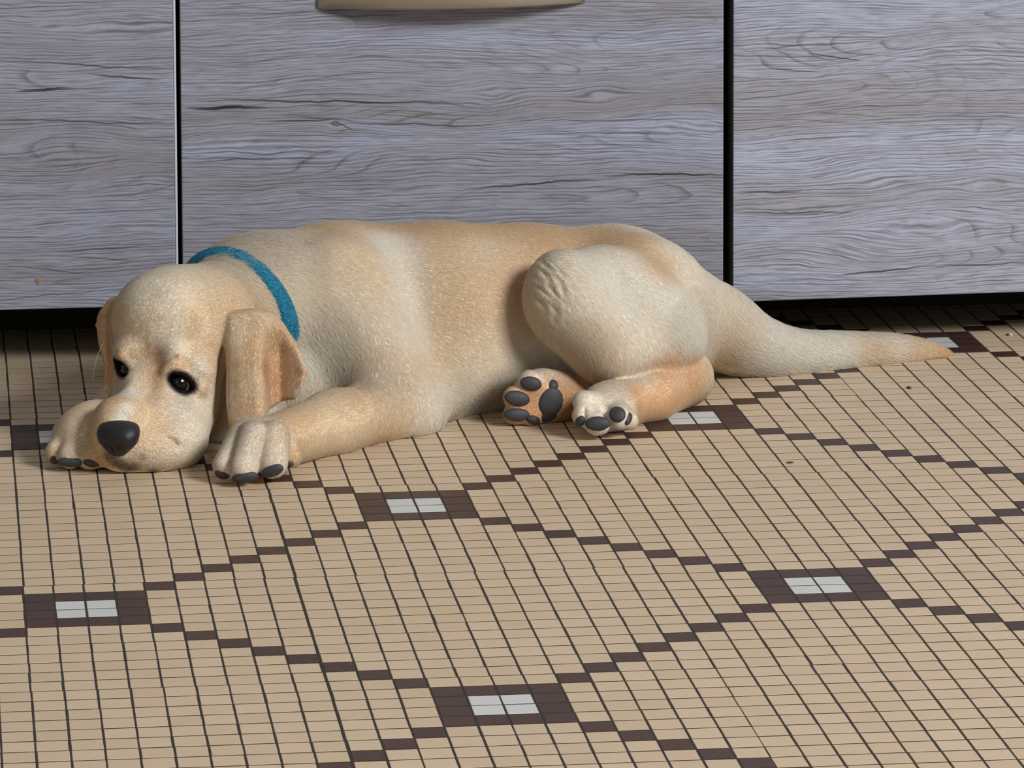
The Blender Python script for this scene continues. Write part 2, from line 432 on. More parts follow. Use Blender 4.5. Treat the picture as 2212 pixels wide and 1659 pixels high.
def prim_d(pr, P):
    if pr[0] == 'sh':
        _, pv, (Y0, bend, th), rnd, k, op = pr
        d2 = poly_d(pv, P[..., 0], P[..., 2]) + rnd
        dy = (np.abs(P[..., 1] - bend(P[..., 0], P[..., 2])) - th + rnd) * .85
        return np.minimum(np.maximum(d2, dy), 0) + np.sqrt(np.maximum(d2, 0) ** 2 + np.maximum(dy, 0) ** 2) - rnd
    if pr[0] == 'rc':
        _, a_, b_, ra, rb, k, op = pr
        ab = (b_ - a_).astype(np.float32); L = float(ab @ ab)
        ap = P - a_.astype(np.float32)
        t = np.clip((ap @ ab) / L, 0, 1)
        return np.sqrt(((ap - t[..., None] * ab) ** 2).sum(-1)) - (ra + (rb - ra) * t)
    _, c, r, fr, k, op = pr
    q = (P - c.astype(np.float32)) @ fr.T.astype(np.float32)
    q1 = q / r.astype(np.float32)
    k0 = np.sqrt((q1 ** 2).sum(-1)); k1 = np.sqrt(((q1 / r.astype(np.float32)) ** 2).sum(-1))
    return k0 * (k0 - 1) / np.maximum(k1, 1e-6)
def smin(a_, b_, k):
    h = np.maximum(k - np.abs(a_ - b_), 0) / k
    return np.minimum(a_, b_) - h * h * k * 0.25
def bounds(pr, mrg):
    if pr[0] == 'rc':
        r = max(pr[3], pr[4]) + mrg
        return np.minimum(pr[1], pr[2]) - r, np.maximum(pr[1], pr[2]) + r
    if pr[0] == 'sh':
        (x0, z0), (x1, z1) = pr[1].min(0) - mrg, pr[1].max(0) + mrg
        return np.array([x0, pr[2][0] - 2.6, z0]), np.array([x1, pr[2][0] + 2.6, z1])
    r = np.abs(pr[3].T) @ pr[2] + mrg
    return pr[1] - r, pr[1] + r
BIG = 9.0
def eval_groups(groups, P):
    """field at arbitrary points"""
    P = np.asarray(P, np.float32); tot = np.full(P.shape[:-1], BIG, np.float32)
    for prims, kg in groups:
        g = np.full(P.shape[:-1], BIG, np.float32)
        for pr in prims:
            d = prim_d(pr, P)
            g = smin(g, d, pr[-2]) if pr[-1] == 1 else -smin(-g, d, pr[-2])
        tot = smin(tot, g, kg)
    return tot
def grid_field(groups, lo, hi, h):
    lo = np.array(lo, float); n = np.ceil((np.array(hi) - lo) / h).astype(int) + 1
    ax = [(lo[i] + np.arange(n[i]) * h).astype(np.float32) for i in range(3)]
    tot = np.full(n, BIG, np.float32)
    def sl(b0, b1):
        i0 = np.clip(np.floor((b0 - lo) / h).astype(int), 0, n); i1 = np.clip(np.ceil((b1 - lo) / h).astype(int) + 1, 0, n)
        return i0, i1
    for prims, kg in groups:
        bs = [bounds(p, p[-2] + 0.5) for p in prims if p[-1] == 1]
        g0, g1 = sl(np.min([b[0] for b in bs], 0), np.max([b[1] for b in bs], 0))
        g = np.full(g1 - g0, BIG, np.float32)
        for pr in prims:
            b0, b1 = bounds(pr, pr[-2] + 0.4)
            i0, i1 = sl(b0, b1); i0 = np.maximum(i0, g0); i1 = np.minimum(i1, g1)
            if np.any(i1 <= i0): continue
            s_ = tuple(slice(i0[i] - g0[i], i1[i] - g0[i]) for i in range(3))
            P = np.stack(np.meshgrid(*[ax[i][i0[i]:i1[i]] for i in range(3)], indexing='ij'), -1)
            d = prim_d(pr, P)
            g[s_] = smin(g[s_], d, pr[-2]) if pr[-1] == 1 else -smin(-g[s_], d, pr[-2])
        s_ = tuple(slice(g0[i], g1[i]) for i in range(3))
        tot[s_] = smin(tot[s_], g, kg)
    return tot, lo, h
def surface_nets(D, lo, h):
    """closed quad mesh of the zero level"""
    sgn = D < 0
    n = D.shape
    c = [D[i:n[0] - 1 + i, j:n[1] - 1 + j, k:n[2] - 1 + k] for i in (0, 1) for j in (0, 1) for k in (0, 1)]
    cnt = sum((x < 0).astype(np.int8) for x in c)
    act = (cnt > 0) & (cnt < 8)
    idx = np.full(act.shape, -1, np.int32); ii = np.argwhere(act); idx[act] = np.arange(len(ii))
    offs = np.array([(i, j, k) for i in (0, 1) for j in (0, 1) for k in (0, 1)], np.float32)
    cv = np.stack([x[act] for x in c], 1)
    acc = np.zeros((len(ii), 3), np.float32); num = np.zeros(len(ii), np.float32)
    for a_ in range(8):
        for b_ in range(a_ + 1, 8):
            if np.abs(offs[a_] - offs[b_]).sum() != 1: continue
            va, vb = cv[:, a_], cv[:, b_]
            cr_ = (va < 0) != (vb < 0)
            t = np.where(cr_, va / np.where(cr_, va - vb, 1), 0)
            acc += np.where(cr_[:, None], offs[a_] + t[:, None] * (offs[b_] - offs[a_]), 0); num += cr_
    verts = (ii + acc / num[:, None]) * h + lo
    faces = []
    for ax_ in range(3):
        u, v = [i for i in range(3) if i != ax_]
        s0 = [slice(1, -1)] * 3; s0[ax_] = slice(0, n[ax_] - 1)
        s1 = list(s0); s1[ax_] = slice(1, n[ax_])
        A = sgn[tuple(s0)]; B = sgn[tuple(s1)]
        for flip, msk in ((0, A & ~B), (1, ~A & B)):
            e = np.argwhere(msk)
            for i in range(3):
                if i != ax_: e[:, i] += 1
            if not len(e): continue
            q = []
            for du, dv in ((-1, -1), (0, -1), (0, 0), (-1, 0)):
                f_ = e.copy(); f_[:, u] += du; f_[:, v] += dv
                q.append(idx[f_[:, 0], f_[:, 1], f_[:, 2]])
            q = np.stack(q, 1)
            if flip ^ (ax_ == 1): q = q[:, ::-1]
            faces.append(q)
    return verts, np.concatenate(faces)
def np_mesh(name, verts, quads, mat, parent=None, smooth=True):
    me = bpy.data.meshes.new(name)
    me.vertices.add(len(verts)); me.vertices.foreach_set('co', (np.asarray(verts, np.float32) * U).ravel())
    me.loops.add(quads.size); me.loops.foreach_set('vertex_index', quads.astype(np.int32).ravel())
    me.polygons.add(len(quads)); me.polygons.foreach_set('loop_start', np.arange(0, quads.size, 4, dtype=np.int32))
    me.update(calc_edges=True); me.validate()
    me.polygons.foreach_set('use_smooth', np.ones(len(me.polygons), bool))
    if mat: me.materials.append(mat)
    o = bpy.data.objects.new(name, me); COL.objects.link(o)
    if parent: adopt(o, parent)
    return o

# ---- torso: chest, ribs, belly, loins, rump
NECK = rc((670, 675, 29.0), (515, 676, 27.2), 3.05, 2.5, 1.5)
throat = [el((690, 790, 26.6), (1.2, 1.4, 2.0), .6, roll(8)), el((500, 895, 24.9), (1.7, 1.2, 1.35), .6), el((600, 830, 25.6), (1.5, 1.2, 1.5), .8)]
torso = [
    rc((770, 700, 30.6), (960, 704, 30.5), 3.92, 3.86, .8),
    rc((960, 704, 30.5), (1130, 690, 31.3), 3.86, 3.52, .8),
    rc((1130, 690, 31.3), (1300, 694, 31.4), 3.52, 3.52, 1.0),
    el((745, 704, 29.6), (2.9, 3.4, 3.5), 1.0),
    el((920, 800, 28.6), (3.2, 3.1, 2.2), 1.0),
    el((1340, 690, 31.2), (3.3, 3.2, 3.55), 1.0),
    el((1420, 715, 31.2), (1.95, 2.5, 2.7), 1.0),
    el((1395, 650, 29.4), (2.6, 1.7, 2.4), 1.0, roll(28)),
    el((738, 765, 26.5), (.95, 1.0, 1.7), .8),
    # neck
    NECK,
    el((560, 585, 28.3), (1.9, 1.8, 1.3), 1.2),
    cut((1090, 905, 26.2), (1.6, 1.4, 1.1), 1.0, roll(-25)),     # tucked belly
]
# ---- near shoulder and front leg
nleg = [
    el((745, 690, 27.6), (2.3, 1.6, 3.1), .8, roll(-20)),
    rc((790, 750, 26.4), (880, 880, 25.6), 1.75, 1.35, 1.2),
    rc((870, 880, 25.4), (720, 915, 22.7), 1.28, 1.12, .9),
    rc((720, 915, 22.7), (610, 950, 20.2), 1.12, .98, .6),
    el((560, 962, 19.2), (1.2, 1.25, .95), .6, roll(22)),
    rc((520, 945, 18.9), (486, 1005, 18.1), .48, .44, .07),
    rc((548, 942, 18.5), (526, 1010, 17.6), .56, .54, .07),
    rc((590, 945, 18.6), (588, 1000, 17.8), .60, .55, .07),
    rc((622, 955, 19.5), (626, 986, 18.9), .45, .42, .1),
    groove((556, 945, 17.75), (558, 1000, 17.2), .07, .12, .15), groove((504, 950, 18.1), (500, 1010, 17.5), .06, .1, .15),
]
# ---- far front leg, mostly under the head
fleg = [
    rc((330, 920, 24.5), (215, 920, 22.6), 1.1, .95, .5),
    el((170, 935, 21.9), (1.05, 1.2, .85), .6, roll(-35)),
    rc((150, 940, 21.8), (122, 978, 21.1), .46, .42, .13),
    rc((172, 945, 21.4), (152, 985, 20.6), .5, .46, .13),
    rc((205, 955, 21.2), (195, 988, 20.5), .5, .46, .13),
]
# ---- near hind leg
thigh = [
    el((1330, 690, 28.2), (3.35, 2.2, 2.75), .8, roll(28)),
    el((1222, 640, 26.9), (1.5, 1.45, 1.8), .8, roll(-15)),
    rc((1225, 660, 26.4), (1318, 757, 26.5), 1.35, 1.2, .9),
    rc((1318, 757, 26.5), (1450, 745, 28.4), 1.2, 1.1, .8),
]
hock = [
    rc((1478, 815, 28.4), (1400, 855, 26.4), 1.12, .98, .5),
    rc((1400, 855, 26.4), (1335, 875, 24.9), .98, .9, .5),
    el((1315, 880, 24.3), (1.05, 1.0, .92), .5, roll(10)),
    rc((1300, 880, 24.0), (1262, 868, 23.6), .52, .42, .14),
    rc((1300, 890, 23.7), (1262, 897, 23.2), .5, .44, .14),
    rc((1312, 900, 23.5), (1290, 915, 22.9), .52, .45, .14),
    rc((1335, 895, 23.5), (1336, 903, 22.9), .5, .45, .14),
    rc((1350, 898, 23.9), (1358, 908, 23.4), .4, .36, .14),
    groove((1302, 856, 23.35), (1316, 908, 22.75), .16, .2, .12), groove((1264, 884, 23.0), (1262, 925, 22.6), .06, .12, .14),
]
# ---- far hind paw, sole towards the camera
fhind = [
    rc((1290, 855, 28.0), (1215, 858, 26.8), 1.1, 1.0, .5),
    el((1170, 858, 26.2), (1.15, .8, 1.08), .5),
    rc((1170, 840, 26.0), (1145, 826, 25.7), .5, .45, .2),
    rc((1150, 858, 25.9), (1112, 858, 25.6), .5, .42, .2),
    rc((1150, 880, 25.9), (1112, 894, 25.6), .5, .42, .2),
    rc((1165, 888, 25.9), (1148, 902, 25.6), .42, .38, .2),
]
tail = smooth_chain([(1460, 670, 31.8, 1.75), (1543, 704, 32.6, 1.48), (1620, 746, 33.2, 1.12), (1710, 769, 33.8, .88),
                     (1820, 768, 34.6, .74), (1920, 765, 35.1, .60), (1990, 767, 35.35, .40), (2046, 773, 35.5, .10)], .35)
# ---- head
head = [
    el((392, 714, 24.8), (2.42, 2.5, 2.44), .8),
    el((470, 690, 25.2), (1.6, 2.0, 1.9), .8),
    el((345, 690, 23.9), (1.75, 1.5, 1.7), .8),
    el((418, 800, 24.0), (1.0, 1.6, 1.7), .8),
    el((405, 872, 22.9), (1.12, 1.3, 1.5), .8),
    el((278, 828, 23.6), (.62, 1.2, 1.1), .7),
    rc((335, 845, 22.3), (266, 930, 19.95), 1.10, .84, .7),      # bridge
    el((378, 940, 21.4), (1.22, 1.5, 1.28), .7, roll(-15)),      # near flew
    el((234, 925, 20.5), (.70, 1.1, 1.05), .5, roll(12)),       # far flew
    el((255, 975, 20.3), (.75, .9, .7), .5, roll(20)),
    el((325, 968, 20.7), (1.35, 1.25, .95), .6),               # chin and lips
    el((425, 790, 22.3), (.62, .55, .40), .5, roll(40)),        # near brow
    el((372, 765, 22.2), (.5, .45, .34), .4, roll(-25)),
    el((276, 752, 23.0), (.56, .55, .40), .4, roll(-15)),        # far brow
    cut((325, 810, 21.0), (.45, .95, .75), .9, roll(8)),        # stop
    groove((484, 750, 22.9), (476, 890, 22.2), .14, .26, .25),
    groove((423, 660, 22.15), (427, 702, 22.0), .06, .10, .22),
    groove((360, 948, 19.75), (380, 958, 19.85), .05, .08, .2),
]
def bend_n(x, z):
    px_ = (x - at(500, 820, 22.3)[0]) / PXT + 500; pz = 820 - (z - at(500, 820, 22.3)[2]) / PXT
    top = np.clip((pz - 715) / 60, 0, 1)
    b_ = np.interp(px_, [480, 490, 515, 545, 560, 576, 600, 635, 664], [22.5, 22.10, 21.8, 21.65, 21.75, 22.70, 23.0, 22.55, 22.1])
    flat = np.interp(px_, [480, 500, 560, 664], [22.6, 22.15, 22.1, 22.7])
    return (b_ * top + flat * (1 - top) + np.clip((820 - pz) * .0065, -.8, 1.2)).astype(np.float32)
ear_n = [
    sheet_([(468, 702), (500, 686), (545, 680), (590, 688), (617, 712), (642, 748), (665, 798), (656, 828), (640, 860), (600, 874), (562, 890), (530, 910), (503, 938), (492, 908), (487, 860), (489, 800), (488, 758), (478, 728)], 22.3, bend_n, .20, .17, .3),
    el((530, 705, 23.4), (1.15, .75, .55), .5, roll(-4)),
]
def bend_f(x, z):
    px_ = (x - at(230, 760, 24.2)[0]) / PXT + 230; pz = 760 - (z - at(230, 760, 24.2)[2]) / PXT
    return (24.3 + np.interp(px_, [190, 212, 226, 242, 262, 280], [.1, .25, -.15, .0, -.1, .1]) + np.clip((760 - pz) * .006, -.7, .7)).astype(np.float32)
ear_f = [
    sheet_([(268, 645), (238, 653), (217, 678), (209, 706), (214, 746), (225, 788), (222, 826), (207, 856), (187, 879), (206, 874), (234, 850), (250, 820), (268, 780), (285, 700)], 24.2, bend_f, .18, .15, .3),
]
GROUPS = [(torso, .01), (throat, .5), (nleg, .75), (thigh, .25), (hock, .2), (fhind, .2), (tail, .9), (fleg, .2), (head, .4), (ear_n, .12), (ear_f, .14)]

def snap(pix, groups=None, y0=14.0, y1=38.0):
    """where the pixel rays first meet the dog: points and outward normals"""
    groups = groups or GROUPS
    A = np.array([at(x, y, y0) for x, y in pix]); B = np.array([at(x, y, y1) for x, y in pix])
    Dr = B - A; L = np.linalg.norm(Dr, axis=1); Dr /= L[:, None]
    t = np.zeros(len(A))
    for _ in range(90):
        d = eval_groups(groups, A + Dr * t[:, None])
        t = np.minimum(t + np.clip(d, -.3, 1.0) * .7, L)
    P = A + Dr * t[:, None]
    e = .03; n = np.stack([eval_groups(groups, P + e * I3[i]) - eval_groups(groups, P - e * I3[i]) for i in range(3)], 1)
    return P, n / np.maximum(np.linalg.norm(n, axis=1), 1e-6)[:, None], t < L - 1e-3

# eye openings are carved where the eyes lie on the face
EYES = [((396, 822), .47, 28, (.57, .34)), ((263, 793), .40, 68, (.38, .20))]
eye_at = []
HG = [(head, .4)]
for (ex, ey), er, rl, (ra, rb) in EYES:
    P, n, ok = snap([(ex, ey)], HG); eye_at.append((P[0], n[0]))
for (P, n), (_, er, rl, (ra, rb)) in zip(eye_at, EYES):
    head.append(('el', P - n * .04, np.array([ra, .45, rb]), roll(rl), .18, -1))
def lid(pts, r):
    ps = [p for p in snap(pts, HG)[0]]
    return [('rc', a_ + [0, -.03, 0], b_ + [0, -.03, 0], r, r, .2, 1) for a_, b_ in zip(ps[:-1], ps[1:])]
LIDS = lid([(360, 801), (374, 792), (394, 798), (415, 815), (434, 842)], .20) + lid([(250, 776), (262, 768), (275, 782)], .12)
head += LIDS

LO, HI, H = (0.5, 16.6, -0.4), (39.0, 36.6, 8.2), 0.085
D_, lo_, h_ = grid_field(GROUPS, LO, HI, H)
zz_ = lo_[2] + np.arange(D_.shape[2]) * h_
D_ = np.maximum(D_, (0.015 - zz_)[None, None, :].astype(np.float32))   # lies flat on the floor
verts, quads = surface_nets(D_, lo_, h_)
del D_
for _ in range(2):                                     # light smoothing
    e0 = np.concatenate([quads[:, i] for i in range(4)]); e1 = np.concatenate([quads[:, (i + 1) % 4] for i in range(4)])
    sm = np.zeros_like(verts); ct = np.bincount(e0, minlength=len(verts)) + np.bincount(e1, minlength=len(verts))
    for i in range(3): sm[:, i] = np.bincount(e0, verts[e1, i], len(verts)) + np.bincount(e1, verts[e0, i], len(verts))
    verts = 0.5 * verts + 0.5 * sm / ct[:, None]
# loose wrinkled skin over the knee
kp = at(1180, 610, 25.6); w_ = np.exp(-((verts - kp) ** 2 / np.array([.75, 2.0, 1.25]) ** 2).sum(1))
q_ = verts @ np.array([[1, .3, .2], [0, 1, 0], [.45, .2, 1]]); ww = np.sin(q_[:, 0] * 6.5 + 1.4 * np.sin(q_[:, 2] * 4.1)) * .6 + np.sin(q_[:, 0] * 11 + q_[:, 2] * 5 + 2 * np.sin(q_[:, 2] * 6.3)) * .4
cdir = CAM - kp; cdir /= np.linalg.norm(cdir)
verts = verts + (w_ * .085 * (1 - np.abs(ww) * 2))[:, None] * cdir
dog = thing('dog', 'young yellow labrador dog lying on the tiled floor with its chin on the ground', 'dog', (17, 28, 0))
# ---- coat: colour, lie and length of the hair, painted where they are on the animal
CREAM = (246, 234, 213); WHITE = (249, 243, 230); TAN = (230, 196, 154); PEACH = (236, 211, 176); ORANGE = (234, 188, 138)
BROWN = (186, 142, 102); GREY = (220, 206, 188); DARK = (52, 42, 40); RUST = (216, 164, 114)
SPOTS = [  # x, y, reach in pixels, colour, strength
    (620, 505, 60, GREY, .75), (540, 530, 60, GREY, .7), (700, 495, 50, TAN, .5), (790, 484, 45, TAN, .4), (880, 484, 50, TAN, .85), (960, 488, 55, TAN, .9), (1040, 492, 55, TAN, .9), (1120, 500, 55, TAN, .9),
    (1200, 512, 50, TAN, .9), (1280, 515, 40, TAN, .9), (1350, 530, 36, TAN, .9), (1420, 575, 32, TAN, .7), (1130, 560, 60, TAN, .55), (1180, 540, 40, TAN, .7),
    (960, 580, 80, PEACH, .8), (1000, 680, 85, PEACH, .8), (940, 760, 80, PEACH, .55), (1085, 640, 70, PEACH, .7), (1110, 600, 50, TAN, .6), (770, 580, 60, PEACH, .45), (1060, 760, 60, CREAM, .6),
    (700, 640, 80, CREAM, .8), (860, 560, 38, WHITE, .9), (885, 640, 38, WHITE, .9), (890, 720, 38, WHITE, .9), (840, 520, 30, WHITE, .7), (680, 750, 45, WHITE, .8), (660, 800, 40, WHITE, .8),
    (1080, 540, 60, CREAM, .5), (1150, 780, 40, WHITE, .7), (980, 870, 60, WHITE, .8), (930, 900, 40, WHITE, .7),
    (820, 830, 60, GREY, .45), (770, 850, 40, TAN, .5), (760, 900, 75, PEACH, .9), (690, 930, 60, PEACH, .9), (860, 890, 60, PEACH, .7), (645, 965, 40, TAN, .8), (640, 900, 40, TAN, .5), (820, 940, 40, TAN, .4),
    (560, 935, 34, GREY, .9), (530, 965, 30, GREY, .7), (510, 990, 34, CREAM, .8), (590, 985, 30, CREAM, .8), (600, 945, 28, PEACH, .6), (620, 925, 30, GREY, .7),
    (1310, 640, 110, WHITE, .65), (1420, 680, 80, WHITE, .7), (1490, 720, 45, WHITE, .9), (1200, 600, 50, CREAM, .7), (1250, 760, 60, CREAM, .7), (1300, 740, 50, PEACH, .5),
    (1445, 790, 26, ORANGE, .8), (1495, 795, 28, ORANGE, .85), (1520, 830, 34, PEACH, .85), (1400, 730, 40, CREAM, .8), (1390, 860, 36, ORANGE, .95), (1450, 860, 50, ORANGE, .85), (1500, 840, 25, ORANGE, .8), (1370, 800, 24, CREAM, .9),
    (1280, 870, 42, CREAM, .95), (1300, 905, 36, WHITE, .7), (1330, 850, 30, GREY, .6), (1385, 815, 24, GREY, .9), (1420, 800, 20, TAN, .8),
    (1240, 855, 42, RUST, .95), (1180, 895, 36, RUST, .8), (1160, 862, 30, RUST, .8), (1150, 803, 22, CREAM, .8), (1095, 850, 20, TAN, .8), (1100, 900, 24, RUST, .6),
    (1580, 690, 60, CREAM, .7), (1660, 750, 60, WHITE, .7), (1780, 770, 70, WHITE, .6), (1890, 785, 40, PEACH, .8), (1960, 770, 40, PEACH, .8), (1985, 780, 22, PEACH, .8), (2030, 773, 20, ORANGE, .7), (1930, 752, 30, WHITE, .8), (1560, 760, 40, PEACH, .5),
    # head
    (465, 770, 38, PEACH, .9), (450, 720, 38, PEACH, .8), (444, 842, 18, TAN, .8), (345, 865, 24, TAN, .7), (300, 720, 22, PEACH, .6), (470, 860, 24, PEACH, .7),
    (330, 660, 55, CREAM, .9), (330, 720, 45, WHITE, .55), (400, 610, 50, CREAM, .8), (470, 640, 60, PEACH, .9), (430, 690, 45, PEACH, .9), (480, 690, 40, TAN, .5), (540, 660, 45, PEACH, .6),
    (355, 610, 22, GREY, .7), (330, 640, 16, GREY, .5), (325, 690, 16, PEACH, .6), (425, 690, 14, TAN, .8), (265, 690, 26, PEACH, .7), (290, 760, 26, PEACH, .6),
    (330, 785, 22, RUST, .55), (335, 820, 24, TAN, .7), (318, 760, 18, PEACH, .7), (300, 800, 20, CREAM, .5), (440, 870, 50, CREAM, .9), (430, 930, 50, CREAM, .85), (400, 980, 45, CREAM, .8), (450, 820, 24, PEACH, .9),
    (365, 880, 26, WHITE, .6), (335, 900, 36, TAN, .8), (300, 930, 24, PEACH, .9), (330, 960, 40, PEACH, .9), (285, 850, 14, WHITE, .9), (268, 880, 12, WHITE, .9), (258, 898, 10, WHITE, .8),
    (235, 870, 26, TAN, .8), (215, 905, 26, PEACH, .9), (205, 940, 24, PEACH, .9), (432, 797, 17, WHITE, .6), (447, 818, 15, WHITE, .5), (396, 794, 12, TAN, .8), (380, 786, 10, TAN, .6), (262, 768, 10, TAN, .5),
    (395, 852, 13, GREY, .75), (395, 868, 16, GREY, .5), (255, 820, 14, PEACH, .6),
    (350, 1005, 22, GREY, .6), (300, 985, 16, GREY, .5),
    (500, 780, 28, PEACH, .9), (525, 830, 30, PEACH, .95), (510, 890, 26, PEACH, .95), (498, 925, 16, ORANGE, .7), (545, 760, 30, TAN, .8), (540, 870, 24, TAN, .8), (500, 720, 20, WHITE, .6),
    (605, 740, 34, TAN, .95), (605, 790, 40, RUST, .85), (590, 830, 30, RUST, .85), (640, 800, 24, TAN, .9), (655, 800, 14, ORANGE, .9), (600, 870, 24, TAN, .9), (572, 790, 16, BROWN, .6),
    (232, 680, 24, TAN, .9), (225, 740, 24, TAN, .8), (227, 795, 20, ORANGE, .8), (206, 852, 20, ORANGE, .9),
    (215, 900, 30, TAN, .5), (180, 915, 40, PEACH, .95), (140, 950, 34, CREAM, .9), (115, 980, 20, PEACH, .8), (190, 960, 24, PEACH, .5), (205, 985, 22, TAN, .7),
]
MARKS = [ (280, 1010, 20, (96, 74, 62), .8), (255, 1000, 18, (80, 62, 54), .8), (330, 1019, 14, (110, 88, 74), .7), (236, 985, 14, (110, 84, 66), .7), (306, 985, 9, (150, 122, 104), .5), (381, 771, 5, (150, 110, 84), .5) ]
LIE = [  # x, y, hair direction in the picture
    (280, 880, 12, -20), (330, 800, 6, -20), (330, 720, 4, -20), (330, 650, 8, -20), (400, 600, 16, -10), (260, 740, -6, -18), (400, 700, 14, -14), (470, 650, 20, -2), (440, 790, 20, 2), (430, 880, 20, 10), (370, 920, 18, 10), (340, 980, 14, 12), (230, 920, -14, 10), (240, 870, -14, 2), (400, 980, 18, 12),
    (520, 760, -2, 20), (520, 860, -4, 20), (610, 760, 6, 20), (600, 840, -6, 20), (225, 740, -2, 20), (210, 850, -10, 20),
    (500, 620, 18, 6), (560, 580, 20, 2), (600, 660, 18, 12), (660, 740, 12, 18), (620, 520, 20, 4), (740, 600, 18, 10), (740, 720, 12, 18), (700, 820, -2, 20), (850, 560, 20, 6), (870, 720, 16, 16), (830, 830, 4, 20),
    (880, 900, 2, 16), (780, 900, -20, 6), (680, 930, -20, 8), (560, 960, -16, 16), (500, 1000, -12, 18), (590, 990, -6, 20), (180, 930, -16, 14), (130, 970, -12, 18),
    (950, 500, 20, 1), (1100, 500, 20, 1), (1250, 500, 20, 3), (960, 650, 20, 8), (960, 800, 18, 14), (1080, 650, 20, 6), (1080, 800, 20, 4), (1000, 880, 16, 14), (1170, 620, 10, 18), (1150, 780, 18, -6),
    (1200, 700, 8, 20), (1300, 620, 16, 14), (1300, 760, 10, 18), (1400, 660, 18, 12), (1450, 740, 14, 16), (1250, 560, 18, 8), (1380, 560, 20, 10), (1480, 640, 18, 16), (1520, 820, 4, 20), (1460, 850, -20, 8), (1380, 870, -20, 8), (1290, 880, -18, 12),
    (1240, 860, -20, 4), (1130, 860, -16, 6), (1560, 690, 18, 16), (1650, 750, 20, 12), (1780, 770, 20, 8), (1900, 770, 20, 6), (2010, 770, 20, 2),
]
LEN = [  # x, y, reach, hair length in tiles
    (300, 850, 70, .10), (340, 940, 80, .10), (230, 930, 50, .10), (395, 820, 30, .06), (262, 792, 24, .06), (420, 880, 60, .14), (330, 700, 90, .15), (420, 650, 80, .20), (520, 820, 60, .15), (610, 800, 60, .16), (228, 760, 60, .14),
    (560, 970, 70, .16), (510, 1000, 40, .14), (160, 950, 60, .14), (690, 930, 80, .20), (1290, 880, 60, .15), (1150, 860, 60, .12), (1400, 860, 70, .20), (1480, 820, 60, .24), (1780, 770, 120, .46), (1900, 770, 100, .46), (1640, 750, 80, .42), (2020, 770, 60, .42),
    (660, 760, 60, .42), (600, 560, 50, .5), (540, 560, 50, .55), (500, 570, 40, .5), (560, 620, 40, .4), (650, 700, 40, .45), (640, 490, 50, .45), (1490, 720, 40, .4), (1510, 690, 40, .4), (1000, 880, 60, .34), (1080, 840, 50, .34), (1200, 620, 60, .30), (1230, 760, 60, .34),
]
vn = None
def lin(c): return np.array(srgb(*c)[:3])
def paint():
    me = body.data
    nv = len(me.vertices); co = np.empty(nv * 3, np.float32); me.vertices.foreach_get('co', co); co = co.reshape(-1, 3) / U + np.array([0, 0, 0], np.float32)
    no = np.empty(nv * 3, np.float32); me.vertices.foreach_get('normal', no); no = no.reshape(-1, 3)
    # colour: soft spots in space
    col = np.tile(lin(CREAM) * .12, (nv, 1)).astype(np.float32); wsum = np.full(nv, .12, np.float32)
    pts, _, ok = snap([s_[:2] for s_ in SPOTS])
    for (x, y, r, c, st), p in zip(SPOTS, pts):
        r = r * PXT * 1.15
        m_ = np.abs(co - p).max(1) < r * 2.4
        w_ = st * np.exp(-((co[m_] - p) ** 2).sum(1) / r ** 2) * (45 * PXT / r) ** .5
        col[m_] += lin(c) * w_[:, None]; wsum[m_] += w_
    col /= wsum[:, None]
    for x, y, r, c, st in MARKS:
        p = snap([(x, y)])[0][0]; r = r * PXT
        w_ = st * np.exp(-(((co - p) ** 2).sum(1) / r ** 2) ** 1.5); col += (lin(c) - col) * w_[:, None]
    # dark eye rims
    for (P, n), (_, er, rl, (ra, rb)) in zip(eye_at, EYES):
        q = (co - (P + np.array([-.07, 0, -.05]))) @ roll(rl).T / np.array([ra + .03, .8, rb + .08])
        w_ = np.clip((1.16 - np.sqrt((q ** 2).sum(1))) / .26, 0, 1)
        col += (lin((38, 30, 30)) - col) * w_[:, None]
    rim = [eye_at[0][0], eye_at[1][0]]
    # length
    ln = np.full(nv, .24, np.float32); wt = np.full(nv, .08, np.float32); acc = ln * wt
    lp, _, _ = snap([s_[:2] for s_ in LEN])
    for (x, y, r, L), p in zip(LEN, lp):
        w_ = np.exp(-((co - p) ** 2).sum(1) / (r * PXT * 1.1) ** 2); acc += w_ * L; wt += w_
    ln = acc / wt
    ln = np.where(ln < .3, ln * .7, ln * .9)
    # lie
    fp, fn, _ = snap([s_[:2] for s_ in LIE]); fl = np.zeros((nv, 3), np.float32)
    for (x, y, dx, dy), p in zip(LIE, fp):
        v = (at(x + dx, y + dy, p[1]) - at(x, y, p[1])); v /= np.linalg.norm(v)
        d2 = ((co - p) ** 2).sum(1); fl += (1 / (d2 + .25) ** 2)[:, None] * v
    fl -= no * (fl * no).sum(1)[:, None]
    fl /= np.maximum(np.linalg.norm(fl, axis=1), 1e-9)[:, None]
    den = np.ones(nv, np.float32)
    den[no[:, 2] < -.75] = .15
    den[co[:, 2] < .06] = 0
    for p, rr in ((eye_at[0][0], .46), (eye_at[1][0], .36)):
        den[((co - p) ** 2).sum(1) < rr ** 2] = 0
    den[((co - NOSE_C) ** 2).sum(1) < .62 ** 2] = 0
    for p, r in BARE: den[((co - p) ** 2).sum(1) < r * r] = 0
    for nm, ty, dat in (('coat', 'FLOAT_COLOR', np.c_[col, np.ones(nv)]), ('lie', 'FLOAT_VECTOR', fl), ('fur_length', 'FLOAT', ln * U), ('fur_density', 'FLOAT', den)):
        at_ = me.attributes.new(nm, ty, 'POINT')
        at_.data.foreach_set('color' if ty == 'FLOAT_COLOR' else 'vector' if ty == 'FLOAT_VECTOR' else 'value', np.ascontiguousarray(dat, np.float32).ravel())

